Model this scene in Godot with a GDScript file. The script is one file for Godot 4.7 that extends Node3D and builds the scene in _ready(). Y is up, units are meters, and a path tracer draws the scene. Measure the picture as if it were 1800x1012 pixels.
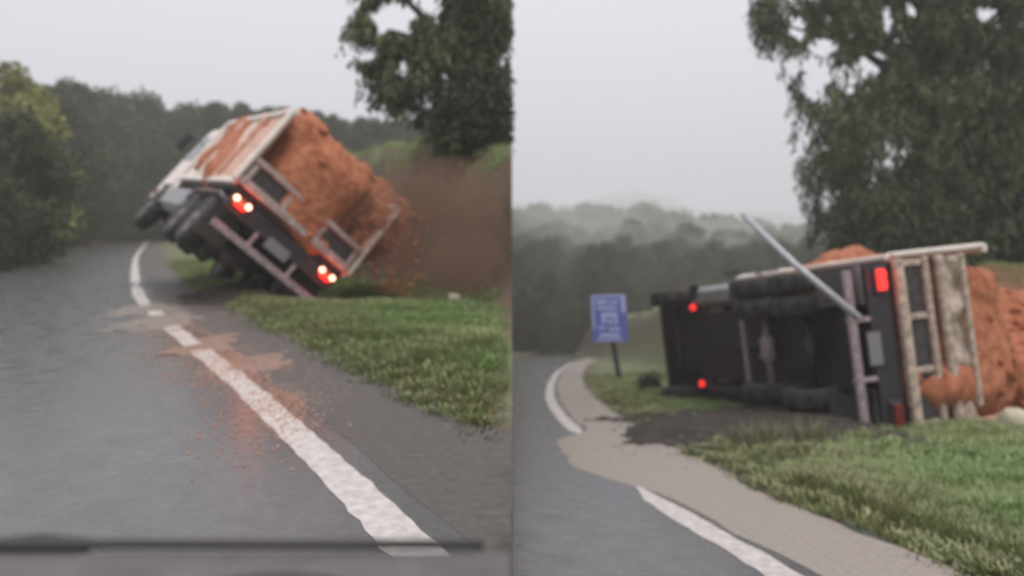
extends Node3D
# Two roadside moments in one landscape: a road that climbs on the left of the cut and one that descends on its right.
# A place on either slope is written (x to the right, d ahead, h above that slope), in metres.

const EYE := Vector3(0, 1.3, 0)
var tilt := {"climb": Basis(Vector3.RIGHT, deg_to_rad(4.361)), "descend": Basis(Vector3.RIGHT, deg_to_rad(-3.869))}
var M := {}
var rng := RandomNumberGenerator.new()
var noise := FastNoiseLite.new()
var fine := FastNoiseLite.new()
var used := {}

# outer edge line of each road: (d, x)
var line_climb := [Vector2(-8, 5.5), Vector2(0, 1.25), Vector2(3.3, -.5), Vector2(5.16, -1.5), Vector2(7.23, -2.67), Vector2(11.3, -5.05), Vector2(15.06, -7.13), Vector2(22.6, -10.8), Vector2(36, -17.1), Vector2(72, -33.2), Vector2(240, -109)]
var line_descend := [Vector2(-8, 2.5), Vector2(0, 2.05), Vector2(4.39, 1.53), Vector2(5.83, 1.3), Vector2(6.8, 1.16), Vector2(9, 1.02), Vector2(11.5, .94), Vector2(13.4, .87), Vector2(16.4, .85), Vector2(20, .95), Vector2(25.8, 1.3), Vector2(36, 2.2), Vector2(51.6, 4.3), Vector2(82, 10.4), Vector2(130, 24), Vector2(240, 60)]


func at(side: String, x: float, d: float, h: float) -> Vector3:
	return EYE + tilt[side] * Vector3(x, h - 1.3, -d)


func curve_x(side: String, d: float) -> float:
	var l: Array = line_climb if side == "climb" else line_descend
	for i in l.size() - 1:
		if d <= l[i + 1].x or i == l.size() - 2:
			var a: Vector2 = l[max(i - 1, 0)]
			var b: Vector2 = l[i]
			var c: Vector2 = l[i + 1]
			var e: Vector2 = l[min(i + 2, l.size() - 1)]
			var t: float = clamp((d - b.x) / (c.x - b.x), 0, 1.5)
			var m0: float = (c.y - a.y) / (c.x - a.x) * (c.x - b.x)
			var m1: float = (e.y - b.y) / (e.x - b.x) * (c.x - b.x)
			var t2 := t * t
			var t3 := t2 * t
			return (2 * t3 - 3 * t2 + 1) * b.y + (t3 - 2 * t2 + t) * m0 + (3 * t2 - 2 * t3) * c.y + (t3 - t2) * m1
	return 0.0


func lean(side: String, d: float) -> float:   # cosine of the road's angle to straight ahead
	var k := (curve_x(side, d + .5) - curve_x(side, d - .5))
	return 1.0 / sqrt(1 + k * k)


func beside(side: String, x: float, d: float) -> float:
	return (x - curve_x(side, d)) * lean(side, d)


func smooth(a: float, b: float, x: float) -> float:
	return smoothstep(a, b, x)


func bank(side: String, x: float, d: float) -> float:   # 0 on the flat, 1 on top of the earth bank
	if side == "climb":
		var foot := 12.2 - 2.1 * x + fine.get_noise_2d(x * 9, d * 9) * 1.2
		return smooth(foot, foot + 5.0, d)
	var foot2 := 16.5 + maxf(0, 9.0 - x) * 1.5 + fine.get_noise_2d(x * 9, d * 9) * 1.2
	return smooth(foot2, foot2 + 5.0, d) * smooth(6.0, 8.4, x)


func ground(side: String, x: float, d: float) -> float:
	var s := beside(side, x, d)
	var width := 3.9 if side == "climb" else 6.5
	var h := -.03
	if s > .9:
		var v := smooth(.9, 1.35, s)
		h += v * .07 + v * fine.get_noise_2d(x * 22, d * 22) * .05 + smooth(1.2, 4, s) * noise.get_noise_2d(x * 6, d * 6) * .16
	if s < -width - .3:
		h += smooth(width + .3, width + 2.5, -s) * (.35 + noise.get_noise_2d(x * 4, d * 4) * .3)
	var b := bank(side, x, d)
	if side == "climb":
		h -= .5 * smooth(1.9, 2.5, s) * (1 - smooth(3.6, 4.6, s)) * smooth(12.4, 13.6, d) * (1 - smooth(18, 21, d))
		h += b * (3.15 - .14 * x + noise.get_noise_2d(x * 12, d * 12) * .5 + fine.get_noise_2d(x * 25, d * 25) * .12) * smooth(1.2, 4.5, s)
		h += smooth(60, 110, d) * 1.5 * smooth(2, 10, s)
	else:
		h += b * (3.2 + noise.get_noise_2d(x * 12, d * 12) * .4 + fine.get_noise_2d(x * 25, d * 25) * .12)
		h += smooth(95, 150, d) * 9.0 * (.7 + noise.get_noise_2d(x * .8, 3) * .6) * smooth(width, width + 14, absf(s + width * .5))
	return h


# ---------------------------------------------------------------- small helpers
func numbered(n: String) -> String:
	if not used.has(n):
		used[n] = 0
		return n
	used[n] += 1
	return "%s_%03d" % [n, used[n]]


func tag(o: Node, label: String, category: String, group := "") -> Node:
	o.set_meta("label", label)
	if category:
		o.set_meta("category", category)
	if group:
		o.set_meta("group", group)
	return o


func thing(called: String, label: String, category: String, where: Vector3, basis := Basis(), group := "") -> Node3D:
	var o := Node3D.new()
	o.name = numbered(called)
	add_child(o)
	o.transform = Transform3D(basis, where)
	tag(o, label, category, group)
	return o


func obj(called: String, mesh: Variant, mat: Material, parent: Node = self) -> MeshInstance3D:
	var o := MeshInstance3D.new()
	o.name = numbered(called) if parent == self else called
	if mesh is SurfaceTool:
		mesh.generate_normals()
		mesh = mesh.commit()
	o.mesh = mesh
	o.material_override = mat
	parent.add_child(o, true)
	return o


func group_part(called: String, parent: Node, where := Vector3.ZERO, basis := Basis()) -> Node3D:
	var o := Node3D.new()
	o.name = called
	parent.add_child(o, true)
	o.transform = Transform3D(basis, where)
	return o


func struct(called: String, mesh: Variant, mat: Material) -> MeshInstance3D:
	var o := obj(called, mesh, mat)
	o.set_meta("kind", "structure")
	return o


func mb(flat := true) -> SurfaceTool:
	var st := SurfaceTool.new()
	st.begin(Mesh.PRIMITIVE_TRIANGLES)
	st.set_smooth_group(-1 if flat else 0)
	return st


func quad(st: SurfaceTool, a: Vector3, b: Vector3, c: Vector3, d: Vector3, out := Vector3.ZERO) -> void:
	# a b c d in order round the face; turned so that it fronts «out» (clockwise seen from there)
	var n := (b - a).cross(c - a) + (c - a).cross(d - a)
	var vs := [a, b, c, a, c, d]
	if out != Vector3.ZERO and n.dot(out) > 0:
		vs = [a, c, b, a, d, c]
	for v in vs:
		st.add_vertex(v)


func tri(st: SurfaceTool, a: Vector3, b: Vector3, c: Vector3, out: Vector3) -> void:
	if (b - a).cross(c - a).dot(out) > 0:
		st.add_vertex(a); st.add_vertex(c); st.add_vertex(b)
	else:
		st.add_vertex(a); st.add_vertex(b); st.add_vertex(c)


func box(st: SurfaceTool, c: Vector3, size: Vector3, bevel := .012, basis := Basis()) -> SurfaceTool:
	var e := size / 2
	bevel = minf(bevel, minf(e.x, minf(e.y, e.z)) * .8)
	var p := func(sx: float, sy: float, sz: float, axis: int) -> Vector3:
		var v := Vector3(sx * (e.x - bevel), sy * (e.y - bevel), sz * (e.z - bevel))
		v[axis] = [sx, sy, sz][axis] * e[axis]
		return c + basis * v
	for axis in 3:
		var u := (axis + 1) % 3
		var w := (axis + 2) % 3
		for s in [-1.0, 1.0]:
			var q := []
			for k in [[-1.0, -1.0], [1.0, -1.0], [1.0, 1.0], [-1.0, 1.0]]:
				var sg := [0.0, 0.0, 0.0]
				sg[axis] = s; sg[u] = k[0]; sg[w] = k[1]
				q.append(p.call(sg[0], sg[1], sg[2], axis))
			var o := Vector3.ZERO
			o[axis] = s
			quad(st, q[0], q[1], q[2], q[3], basis * o)
			for t in [-1.0, 1.0]:   # the bevel between faces axis:s and u:t
				var a := [0.0, 0.0, 0.0]
				a[axis] = s; a[u] = t; a[w] = -1.0
				var b := a.duplicate()
				b[w] = 1.0
				var o2 := o
				o2[u] = t
				quad(st, p.call(a[0], a[1], a[2], axis), p.call(b[0], b[1], b[2], axis), p.call(b[0], b[1], b[2], u), p.call(a[0], a[1], a[2], u), basis * o2)
	for sx in [-1.0, 1.0]:
		for sy in [-1.0, 1.0]:
			for sz in [-1.0, 1.0]:
				tri(st, p.call(sx, sy, sz, 0), p.call(sx, sy, sz, 1), p.call(sx, sy, sz, 2), basis * Vector3(sx, sy, sz))
	return st


func tube(st: SurfaceTool, path: Array, radii: Array, n := 8, caps := true) -> SurfaceTool:
	var rings := []
	for i in path.size():
		var dir: Vector3 = (path[min(i + 1, path.size() - 1)] - path[max(i - 1, 0)]).normalized()
		var side := dir.cross(Vector3.UP if absf(dir.y) < .95 else Vector3.RIGHT).normalized()
		var up := side.cross(dir)
		var ring := []
		for k in n:
			var a := TAU * k / n
			ring.append(path[i] + (side * cos(a) + up * sin(a)) * radii[i])
		rings.append(ring)
	for i in path.size() - 1:
		for k in n:
			var l := (k + 1) % n
			quad(st, rings[i][k], rings[i][l], rings[i + 1][l], rings[i + 1][k], rings[i][k] + rings[i][l] - path[i] * 2 + (rings[i + 1][k] - path[i + 1]))
	if caps:
		for k in n:
			var l := (k + 1) % n
			tri(st, path[0], rings[0][k], rings[0][l], path[0] - path[1])
			var z := path.size() - 1
			tri(st, path[z], rings[z][k], rings[z][l], path[z] - path[z - 1])
	return st


func lathe_x(st: SurfaceTool, c: Vector3, profile: Array, n := 20) -> SurfaceTool:   # profile: (x along the axle, radius), closed solid
	for i in profile.size() - 1:
		var p: Vector2 = profile[i]
		var q: Vector2 = profile[i + 1]
		for k in n:
			var a := TAU * k / n
			var b := TAU * (k + 1) / n
			var d0 := Vector3(0, cos(a), sin(a))
			var d1 := Vector3(0, cos(b), sin(b))
			var nrm := Vector2(q.y - p.y, -(q.x - p.x))   # outward, for a profile that runs round the solid
			var o := Vector3(-nrm.x, 0, 0) - (d0 + d1) * .5 * nrm.y
			quad(st, c + Vector3(p.x, 0, 0) + d0 * p.y, c + Vector3(p.x, 0, 0) + d1 * p.y, c + Vector3(q.x, 0, 0) + d1 * q.y, c + Vector3(q.x, 0, 0) + d0 * q.y, o)
	return st


func prism(st: SurfaceTool, poly: PackedVector2Array, x0: float, x1: float) -> SurfaceTool:   # (z, y) outline, along x
	var ids := Geometry2D.triangulate_polygon(poly)
	var v := func(i: int, x: float) -> Vector3: return Vector3(x, poly[i].y, poly[i].x)
	for x in [x0, x1]:
		for i in range(0, ids.size(), 3):
			tri(st, v.call(ids[i], x), v.call(ids[i + 1], x), v.call(ids[i + 2], x), Vector3(x - (x0 + x1) / 2, 0, 0))
	var mid := Vector2.ZERO
	var turn := 0.0
	for i in poly.size():
		mid += poly[i] / poly.size()
		turn += poly[i].cross(poly[(i + 1) % poly.size()])
	for i in poly.size():
		var j := (i + 1) % poly.size()
		var e := poly[j] - poly[i]
		var o := Vector3(0, -e.x, e.y) * signf(turn)
		quad(st, v.call(i, x0), v.call(j, x0), v.call(j, x1), v.call(i, x1), o)
	return st


func noise_tex(freq: float, lo: Color, hi: Color, seed_: int, size := 512, mid := .5) -> NoiseTexture2D:
	var n := FastNoiseLite.new()
	n.seed = seed_
	n.noise_type = FastNoiseLite.TYPE_SIMPLEX_SMOOTH
	n.frequency = freq
	n.fractal_octaves = 5
	n.fractal_gain = .6
	var g := Gradient.new()
	g.offsets = PackedFloat32Array([0.18, mid, .82])
	g.colors = PackedColorArray([lo, lo.lerp(hi, .5), hi])
	var t := NoiseTexture2D.new()
	t.width = size
	t.height = size
	t.seamless = true
	t.noise = n
	t.color_ramp = g
	return t


func lin(r: float, g: float, b: float) -> Color:
	return Color(r, g, b).linear_to_srgb()


func grain(r: float, g: float, b: float, vary: float, rough: float, scale: float, seed_: int, metal := 0.0, world := false) -> StandardMaterial3D:
	var m := StandardMaterial3D.new()
	m.albedo_texture = noise_tex(.02, lin(r * (1 - vary), g * (1 - vary), b * (1 - vary)), lin(minf(1, r * (1 + vary)), minf(1, g * (1 + vary)), minf(1, b * (1 + vary))), seed_, 256)
	m.uv1_triplanar = true
	m.uv1_world_triplanar = world
	m.uv1_scale = Vector3.ONE * scale
	m.roughness = rough
	m.metallic = metal
	return m


func paint(r: float, g: float, b: float, rough := .5, metal := 0.0) -> StandardMaterial3D:
	var m := StandardMaterial3D.new()
	m.albedo_color = lin(r, g, b)
	m.roughness = rough
	m.metallic = metal
	return m


func glow(r: float, g: float, b: float, e: float) -> StandardMaterial3D:
	var m := paint(r * .6, g * .6, b * .6, .3)
	m.emission_enabled = true
	m.emission = lin(r, g, b)
	m.emission_energy_multiplier = e
	return m


func make_materials() -> void:
	var a := StandardMaterial3D.new()   # wet asphalt
	a.albedo_texture = noise_tex(.05, lin(.084, .081, .081), lin(.11, .106, .106), 1)
	a.uv1_triplanar = true
	a.uv1_world_triplanar = true
	a.uv1_scale = Vector3.ONE * .45
	a.roughness_texture = noise_tex(.012, Color(.21, .21, .21), Color(.34, .34, .34), 2)
	a.roughness = 1.0
	a.metallic_specular = .5
	a.heightmap_enabled = false
	M.asphalt = a
	M.line = grain(.50, .455, .43, .2, .5, 1.6, 3, 0, true)
	M.shoulder = grain(.275, .238, .208, .14, .7, 3.2, 4, 0, true)
	M.gravel = grain(.082, .070, .063, .2, .7, 2.2, 14, 0, true)
	var e := grain(.8, .8, .8, .28, .92, .7, 5, 0, true)
	e.vertex_color_use_as_albedo = true
	M.earth = e
	M.soil = StandardMaterial3D.new()   # streaked orange earth
	M.soil.albedo_texture = noise_tex(.02, lin(.26, .080, .036), lin(.54, .215, .115), 6)
	M.soil.uv1_triplanar = true
	M.soil.uv1_scale = Vector3(.45, .6, .45)
	M.soil.roughness = .95
	M.pale_soil = grain(.42, .235, .165, .3, .95, .55, 26)
	M.wash = grain(.20, .172, .152, .25, .8, 2.2, 30)
	M.smear = grain(.25, .155, .118, .35, .9, 2.2, 29)
	M.shaded_wet_soil = grain(.034, .026, .020, .4, .95, .8, 7)  # wet soil with the shadow beneath the trucks mixed into its colour
	M.cut = grain(.13, .085, .05, .35, .95, .35, 8, 0, true)
	M.white = grain(.74, .66, .60, .12, .38, .5, 9)
	M.peach = grain(.60, .36, .27, .26, .55, .6, 10)
	M.pale = grain(.36, .30, .28, .3, .5, 1.1, 11)
	M.rusty_pale = grain(.47, .375, .30, .4, .6, 1.0, 27)
	M.tool_grey = grain(.26, .26, .27, .25, .4, 1.0, 28)
	M.floor = grain(.05, .042, .042, .35, .6, 1.0, 12)
	M.chassis = grain(.023, .019, .027, .4, .55, 1.2, 13)
	M.bar = grain(.30, .24, .25, .3, .45, 1.5, 15)
	M.rubber = grain(.036, .033, .031, .35, .8, 2.0, 16)
	M.rim = paint(.16, .14, .14, .5, .3)
	M.glass = paint(.02, .025, .03, .12)
	M.plate = paint(.2, .19, .2, .5)
	M.dark_paint = paint(.03, .03, .035, .5)
	M.red = paint(.16, .012, .012, .3)
	M.bulb = glow(1.0, .42, .28, 3.6)
	M.red_lit = glow(1.0, .03, .02, .55)
	M.red_bright = glow(1.0, .035, .03, .85)
	M.steel = grain(.42, .42, .44, .2, .45, 2.0, 17, .2)
	M.post = paint(.025, .025, .028, .5)
	M.vinyl = grain(.10, .092, .096, .2, .6, 3.0, 18)
	M.seal = paint(.05, .045, .045, .6)
	M.concrete = grain(.26, .27, .27, .25, .8, .8, 19)
	M.rock = grain(.50, .47, .34, .2, .85, 2.0, 20)
	M.bark = grain(.07, .058, .045, .35, .95, 1.5, 21)
	var l := StandardMaterial3D.new()
	l.vertex_color_use_as_albedo = true
	l.roughness = .6
	l.backlight_enabled = true
	l.backlight = lin(.05, .07, .02)
	M.leaf = l
	var g := StandardMaterial3D.new()
	g.vertex_color_use_as_albedo = true
	g.roughness = .65
	g.backlight_enabled = true
	g.backlight = lin(.22, .30, .11)
	M.grass = g


# ---------------------------------------------------------------- the lie of the land
func steps(from: float, to: float, first: float, growth: float) -> Array:
	var out := [from]
	var k := first
	while out[-1] < to:
		out.append(minf(to, out[-1] + k))
		k *= growth
	return out


func earth_color(side: String, x: float, d: float) -> Color:
	var s := beside(side, x, d)
	var b := bank(side, x, d)
	var n := noise.get_noise_2d(x * 14, d * 14)
	var green := Color(.155, .20, .09)
	var brown := Color(.135, .088, .055)
	var c := green.lerp(Color(.21, .225, .115), clampf(.5 + n * 1.4, 0, 1))
	var edge := clampf(1.0 - smooth(1.0, 2.0, s + n * .8), 0, 1)
	c = c.lerp(Color(.15, .115, .085), edge * .85)
	if side == "climb":
		var near_bank := smooth(7.6 - 3.0 * x, 10.6 - 2.9 * x, d + n * 2.4)
		c = c.lerp(brown, near_bank * (1 - .4 * smooth(.80, .97, b + n * .25)))
	else:
		c = c.lerp(brown, b * (1 - smooth(.72, .95, b + n * .3) * .8))
		c = c.lerp(Color(.26, .11, .055), maxf(smooth(9.5, 12.0, x), (1 - smooth(9.4, 10.4, x)) * (1 - smooth(22, 25, d))) * b * .9)
		var mud := smooth(.45, 0, Vector2((x - 3.6) / 3.4, (d - 12) / 5.0).length() - .62 + n * .3)
		c = c.lerp(Color(.06, .046, .036), mud)  # mud plus the shadow by the overturned truck, both in the ground colour
	return c


func make_ground(side: String) -> void:
	var ds := steps(-6.0, 12.0, .28, 1.0) + steps(12.3, 26, .3, 1.01).slice(0) + steps(26.6, 240, .8, 1.09)
	var xs := steps(0, 12, .26, 1.0) + steps(12.4, 170, .5, 1.14)
	var sign_ := -1.0 if side == "climb" else 1.0
	var v := PackedVector3Array()
	var c := PackedColorArray()
	var ix := PackedInt32Array()
	for d in ds:
		for x in xs:
			v.append(at(side, sign_ * x, d, ground(side, sign_ * x, d)))
			c.append(earth_color(side, sign_ * x, d))
	var w := xs.size()
	for i in ds.size() - 1:
		for j in w - 1:
			var a := i * w + j
			for k in ([a, a + w, a + 1, a + 1, a + w, a + w + 1] if sign_ > 0 else [a, a + 1, a + w, a + 1, a + w + 1, a + w]):
				ix.append(k)
	var st := SurfaceTool.new()
	var arr := []
	arr.resize(Mesh.ARRAY_MAX)
	arr[Mesh.ARRAY_VERTEX] = v
	arr[Mesh.ARRAY_COLOR] = c
	arr[Mesh.ARRAY_INDEX] = ix
	var m := ArrayMesh.new()
	m.add_surface_from_arrays(Mesh.PRIMITIVE_TRIANGLES, arr)
	st.create_from(m, 0)
	struct("ground", st, M.earth)


func strip(side: String, from: float, to: float, inner: Callable, outer: Callable, h: Callable, step := .2, across := 1) -> SurfaceTool:
	var st := mb(false)
	var rows := []
	for d in steps(from, to, step, 1.02):
		var row := []
		var cs := lean(side, d)
		for k in across + 1:
			var s: float = lerpf(inner.call(d), outer.call(d), float(k) / across)
			var x: float = curve_x(side, d) + s / cs
			x = minf(x, -.001) if side == "climb" else maxf(x, .001)
			var rise: float = h.call(s, d)
			row.append(at(side, x, d, rise if across == 1 or across == 8 or (k > 0 and k < across) else .0015))
		rows.append(row)
	for i in rows.size() - 1:
		for k in across:
			if rows[i][k].distance_to(rows[i][k + 1]) + rows[i + 1][k].distance_to(rows[i + 1][k + 1]) > .002:
				quad(st, rows[i][k], rows[i][k + 1], rows[i + 1][k + 1], rows[i + 1][k], Vector3.UP)
	return st


func make_road(side: String) -> void:
	var width := 3.9 if side == "climb" else 6.5
	struct("road", strip(side, -6, 235, func(_d): return -width, func(_d): return 1.2, func(_s, _d): return 0.0, .4, 8), M.asphalt)
	var worn := func(d: float, k: float) -> float: return fine.get_noise_2d(d * 60, k) * .014 + fine.get_noise_2d(d * 400, k + 7) * .025
	var runs := [[1.2, 18.0], [18.0, 235.0]] if side == "climb" else [[1.0, 7.3], [11.2, 235.0]]
	for r in runs:
		var taper := func(d: float) -> float: return clampf((d - r[0]) * 2.0, .05, 1) * clampf((r[1] - d) * 1.2, .05, 1)
		struct("edge_line", strip(side, r[0], r[1], func(d): return (-.105 + worn.call(d, 1)) * taper.call(d), func(d): return (.105 + worn.call(d, 50)) * taper.call(d), func(_s, _d): return .003, .06, 1), M.line)
	var ragged := func(d: float) -> float: return fine.get_noise_2d(d * 26, 90) * .10 + fine.get_noise_2d(d * 80, 20) * .04
	if side == "climb":
		struct("shoulder", strip(side, -6, 120, func(d): return .24 + ragged.call(d) * .5, func(_d): return 1.25, func(s, d): return .008 + maxf(0, fine.get_noise_2d(s * 60, d * 60)) * .02 * smooth(.3, .7, s), .14, 7), M.gravel)
	else:
		# washed-out soil lies across the edge line where the truck left the road
		var spread := func(d: float) -> float: return .2 + ragged.call(d) - .62 * smooth(6.6, 8.4, d) * (1 - smooth(10.2, 12.0, d))
		struct("shoulder", strip(side, -6, 120, spread, func(d): return 1.06 + ragged.call(d) * 1.4, func(s, d): return .009 + maxf(0, fine.get_noise_2d(s * 60, d * 60)) * .03 * smooth(.2, .6, s), .14, 9), M.shoulder)


func make_cut() -> void:
	# the earth face between the climbing slope and the descending one; it bellies in under the upper edge
	var st := mb(false)
	var rows := []
	for d in steps(-6.0, 12.0, .28, 1.0) + steps(12.3, 26, .3, 1.01) + steps(26.6, 240, .8, 1.09):
		var top := at("climb", 0, d, ground("climb", 0, d))
		var foot := at("descend", 0, d, ground("descend", 0, d))
		var deep := clampf(absf(top.y - foot.y) * .12, 0, .5)
		var row := []
		for k in 7:
			var t := k / 6.0
			var p := top.lerp(foot, t)
			p.x -= deep * sin(t * PI) * (1 + fine.get_noise_2d(d * 40, k * 30) * .6)
			row.append(p)
		rows.append(row)
	for i in rows.size() - 1:
		for k in 6:
			quad(st, rows[i][k], rows[i + 1][k], rows[i + 1][k + 1], rows[i][k + 1], Vector3.RIGHT)
	struct("earth_cut", st, M.cut)


# ---------------------------------------------------------------- plants
func leaf(v: PackedVector3Array, c: PackedColorArray, p: Vector3, dir: Vector3, side: Vector3, l: float, w: float, col: Color) -> void:
	var mid := p + dir * l * .5
	var fold := dir.cross(side) * w * .25
	var a := mid + side * w * .5 + fold
	var b := mid - side * w * .5 + fold
	var tip := p + dir * l
	for q in [p, a, tip, p, tip, b]:
		v.append(q)
		c.append(col)


func leaf_mesh(v: PackedVector3Array, c: PackedColorArray) -> ArrayMesh:
	var nrm := PackedVector3Array()
	nrm.resize(v.size())
	for i in range(0, v.size(), 3):
		var n := -(v[i + 1] - v[i]).cross(v[i + 2] - v[i]).normalized()
		nrm[i] = n; nrm[i + 1] = n; nrm[i + 2] = n
	var arr := []
	arr.resize(Mesh.ARRAY_MAX)
	arr[Mesh.ARRAY_VERTEX] = v
	arr[Mesh.ARRAY_NORMAL] = nrm
	arr[Mesh.ARRAY_COLOR] = c
	var m := ArrayMesh.new()
	m.add_surface_from_arrays(Mesh.PRIMITIVE_TRIANGLES, arr)
	return m


func rnd_dir() -> Vector3:
	var z := rng.randf_range(-1, 1)
	var a := rng.randf() * TAU
	var r := sqrt(1 - z * z)
	return Vector3(r * cos(a), z, r * sin(a))


func forest_tree(h: float, wide: float, tint: Color, seed_: int) -> Node3D:   # prototype, not yet in the scene
	rng.seed = seed_
	var root := Node3D.new()
	var st := mb(false)
	var top := Vector3(rng.randf_range(-.3, .3), h * .8, rng.randf_range(-.3, .3))
	tube(st, [Vector3(0, -.4, 0), Vector3(rng.randf_range(-.1, .1), h * .3, 0), top], [h * .022, h * .016, h * .004], 7)
	var v := PackedVector3Array()
	var c := PackedColorArray()
	for k in 26:
		var t := k / 25.0
		var y := h * lerpf(.1, .93, t)
		var r := wide * (.55 + .45 * sin(PI * clampf(t * 1.05, 0, 1))) * (1.0 if t < .6 else lerpf(1, .35, (t - .6) / .4))
		var a := rng.randf() * TAU
		var m := Vector3(cos(a) * r * rng.randf_range(.2, .85), y, sin(a) * r * rng.randf_range(.2, .85))
		tube(st, [Vector3(0, y * .72, 0), m], [h * .007, h * .002], 5, false)
		var size := Vector3(1.0, .75, 1.0) * wide * rng.randf_range(.34, .6) * lerpf(1.0, .65, t)
		var shade := rng.randf_range(.72, 1.2)
		for i in 210:
			var p := rnd_dir()
			p = m + p * size * pow(rng.randf(), .28)
			var col := tint * shade * rng.randf_range(.75, 1.25)
			col.a = 1
			var dir := (rnd_dir() + Vector3(0, -.35, 0)).normalized()
			leaf(v, c, p, dir, dir.cross(rnd_dir()).normalized(), rng.randf_range(.26, .42), rng.randf_range(.15, .24), col)
	var o := MeshInstance3D.new()
	o.name = "trunk"
	st.generate_normals()
	o.mesh = st.commit()
	o.material_override = M.bark
	root.add_child(o)
	var f := MeshInstance3D.new()
	f.name = "crown"
	f.mesh = leaf_mesh(v, c)
	f.material_override = M.leaf
	root.add_child(f)
	return root


func plant_tree(proto: Node3D, called: String, side: String, x: float, d: float, tall: float, proto_h: float, label: String, group: String) -> Node3D:
	var o: Node3D = proto.duplicate()
	o.name = numbered(called)
	add_child(o)
	o.position = at(side, x, d, ground(side, x, d) - .1)
	o.rotation.y = rng.randf() * TAU
	var k := tall / proto_h
	o.scale = Vector3(k * rng.randf_range(.95, 1.2), k, k * rng.randf_range(.95, 1.2))
	tag(o, label, "tree", group)
	return o


func drooping_tree(called: String, label: String, where: Vector3, outline: PackedVector2Array, gaps: Array, depth: float, sprays: int, x_most: float, trunk_top: float, slant: Vector2, thin_from: float) -> void:
	# a big tree whose long thin leaves hang in sprays; the outline is the reach of its crown, in metres from its foot
	var root := thing(called, label, "tree", where)
	var st := mb(false)
	tube(st, [Vector3(0, -1, 0), Vector3(.15, trunk_top * .35, .1), Vector3(-.2, trunk_top * .7, -.1), Vector3(.1, trunk_top, 0)], [.42, .33, .24, .1], 10)
	obj("trunk", st, M.bark, root)
	var lo := outline[0]
	var hi := outline[0]
	for p in outline:
		lo = lo.min(p)
		hi = hi.max(p)
	var v := PackedVector3Array()
	var c := PackedColorArray()
	var limbs := 0
	var made := 0
	while made < sprays:
		var p := Vector2(rng.randf_range(lo.x, hi.x), rng.randf_range(lo.y, hi.y))
		if not Geometry2D.is_point_in_polygon(p, outline):
			continue
		var z := rng.randf_range(-1, 1)
		z = z * absf(z) * .5 + z * .5
		var q := Vector3(p.x, p.y, z * depth)
		var n := noise.get_noise_3d(q.x * 34, q.y * 30, q.z * 10 + where.x * 50)
		var thin := smooth(.5, -2.5, p.x) * smooth(thin_from, thin_from + 2.5, p.y)
		q.z *= 1.0 - .6 * thin
		if n < lerpf(-.2, .07, thin):
			made += int(thin > .5 and rng.randf() < .5)
			continue
		made += 1
		if limbs < 22 and made % 40 == 0:
			limbs += 1
			var from := Vector3(0, minf(trunk_top * .95, maxf(1.5, q.y - 1.6 - rng.randf() * 1.4)), 0)
			var bend := from.lerp(q, .55) + Vector3(0, .45, 0)
			obj("limb", tube(mb(false), [from, bend, q + Vector3(0, .3, 0)], [.11, .07, .02], 6), M.bark, root)
		var tone := clampf(.62 + n * .9, .4, 1.15) * rng.randf_range(.8, 1.2)
		var base := Color(.094, .120, .042)
		var hang := rng.randf_range(.35, .8)
		var drift := Vector3(rng.randf_range(-.3, .3), 0, rng.randf_range(-.3, .3))
		for i in 15:
			var t := i / 14.0
			var pos := q + drift * t + Vector3(rng.randf_range(-.09, .09), .2 - hang * t, rng.randf_range(-.09, .09))
			var skip := where.x + pos.x > x_most
			for g in gaps:
				if Vector2((pos.x + slant.x * pos.z - g[0]) / g[2], (pos.y + slant.y * pos.z - g[1]) / g[3]).length() < 1 + fine.get_noise_2d(pos.x * 70, pos.y * 70) * .6:
					skip = true
			if skip:
				continue
			var dir := (Vector3(0, -1.1, 0) + rnd_dir() * .8).normalized()
			var col: Color = base * tone * rng.randf_range(.8, 1.25)
			col.a = 1
			leaf(v, c, pos, dir, dir.cross(rnd_dir()).normalized(), rng.randf_range(.15, .29), rng.randf_range(.05, .09), col)
	obj("crown", leaf_mesh(v, c), M.leaf, root)


func shrub(called: String, label: String, where: Vector3, size: Vector3, n: int, tint: Color, x_most := 99.0, leaf_l := .16) -> void:
	var root := thing(called, label, "shrub", where)
	var st := mb(false)
	var v := PackedVector3Array()
	var c := PackedColorArray()
	for k in 9:
		var tip := Vector3(rng.randf_range(-.7, .7) * size.x, size.y * rng.randf_range(.5, .95), rng.randf_range(-.7, .7) * size.z)
		if where.x + tip.x > x_most:
			tip.x = x_most - where.x - .1
		tube(st, [Vector3(tip.x * .1, -.1, tip.z * .1), tip * .55 + Vector3(0, .05 * size.y, 0), tip], [.02 * size.y, .014 * size.y, .004 * size.y], 5, false)
	obj("stem", st, M.bark, root)
	for k in n:
		var p := rnd_dir()
		p = p * pow(rng.randf(), .4)
		p = Vector3(p.x * size.x, size.y * (.5 + p.y * .5), p.z * size.z) * (1 + fine.get_noise_3d(p.x * 90, p.y * 90, p.z * 90) * .35)
		if where.x + p.x > x_most or p.y < 0:
			continue
		var dir := (rnd_dir() + Vector3(0, -.2, 0)).normalized()
		var col: Color = tint * rng.randf_range(.6, 1.3)
		col.a = 1
		leaf(v, c, p, dir, dir.cross(rnd_dir()).normalized(), leaf_l * rng.randf_range(.8, 1.4), leaf_l * rng.randf_range(.4, .65), col)
	obj("foliage", leaf_mesh(v, c), M.leaf, root)


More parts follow.
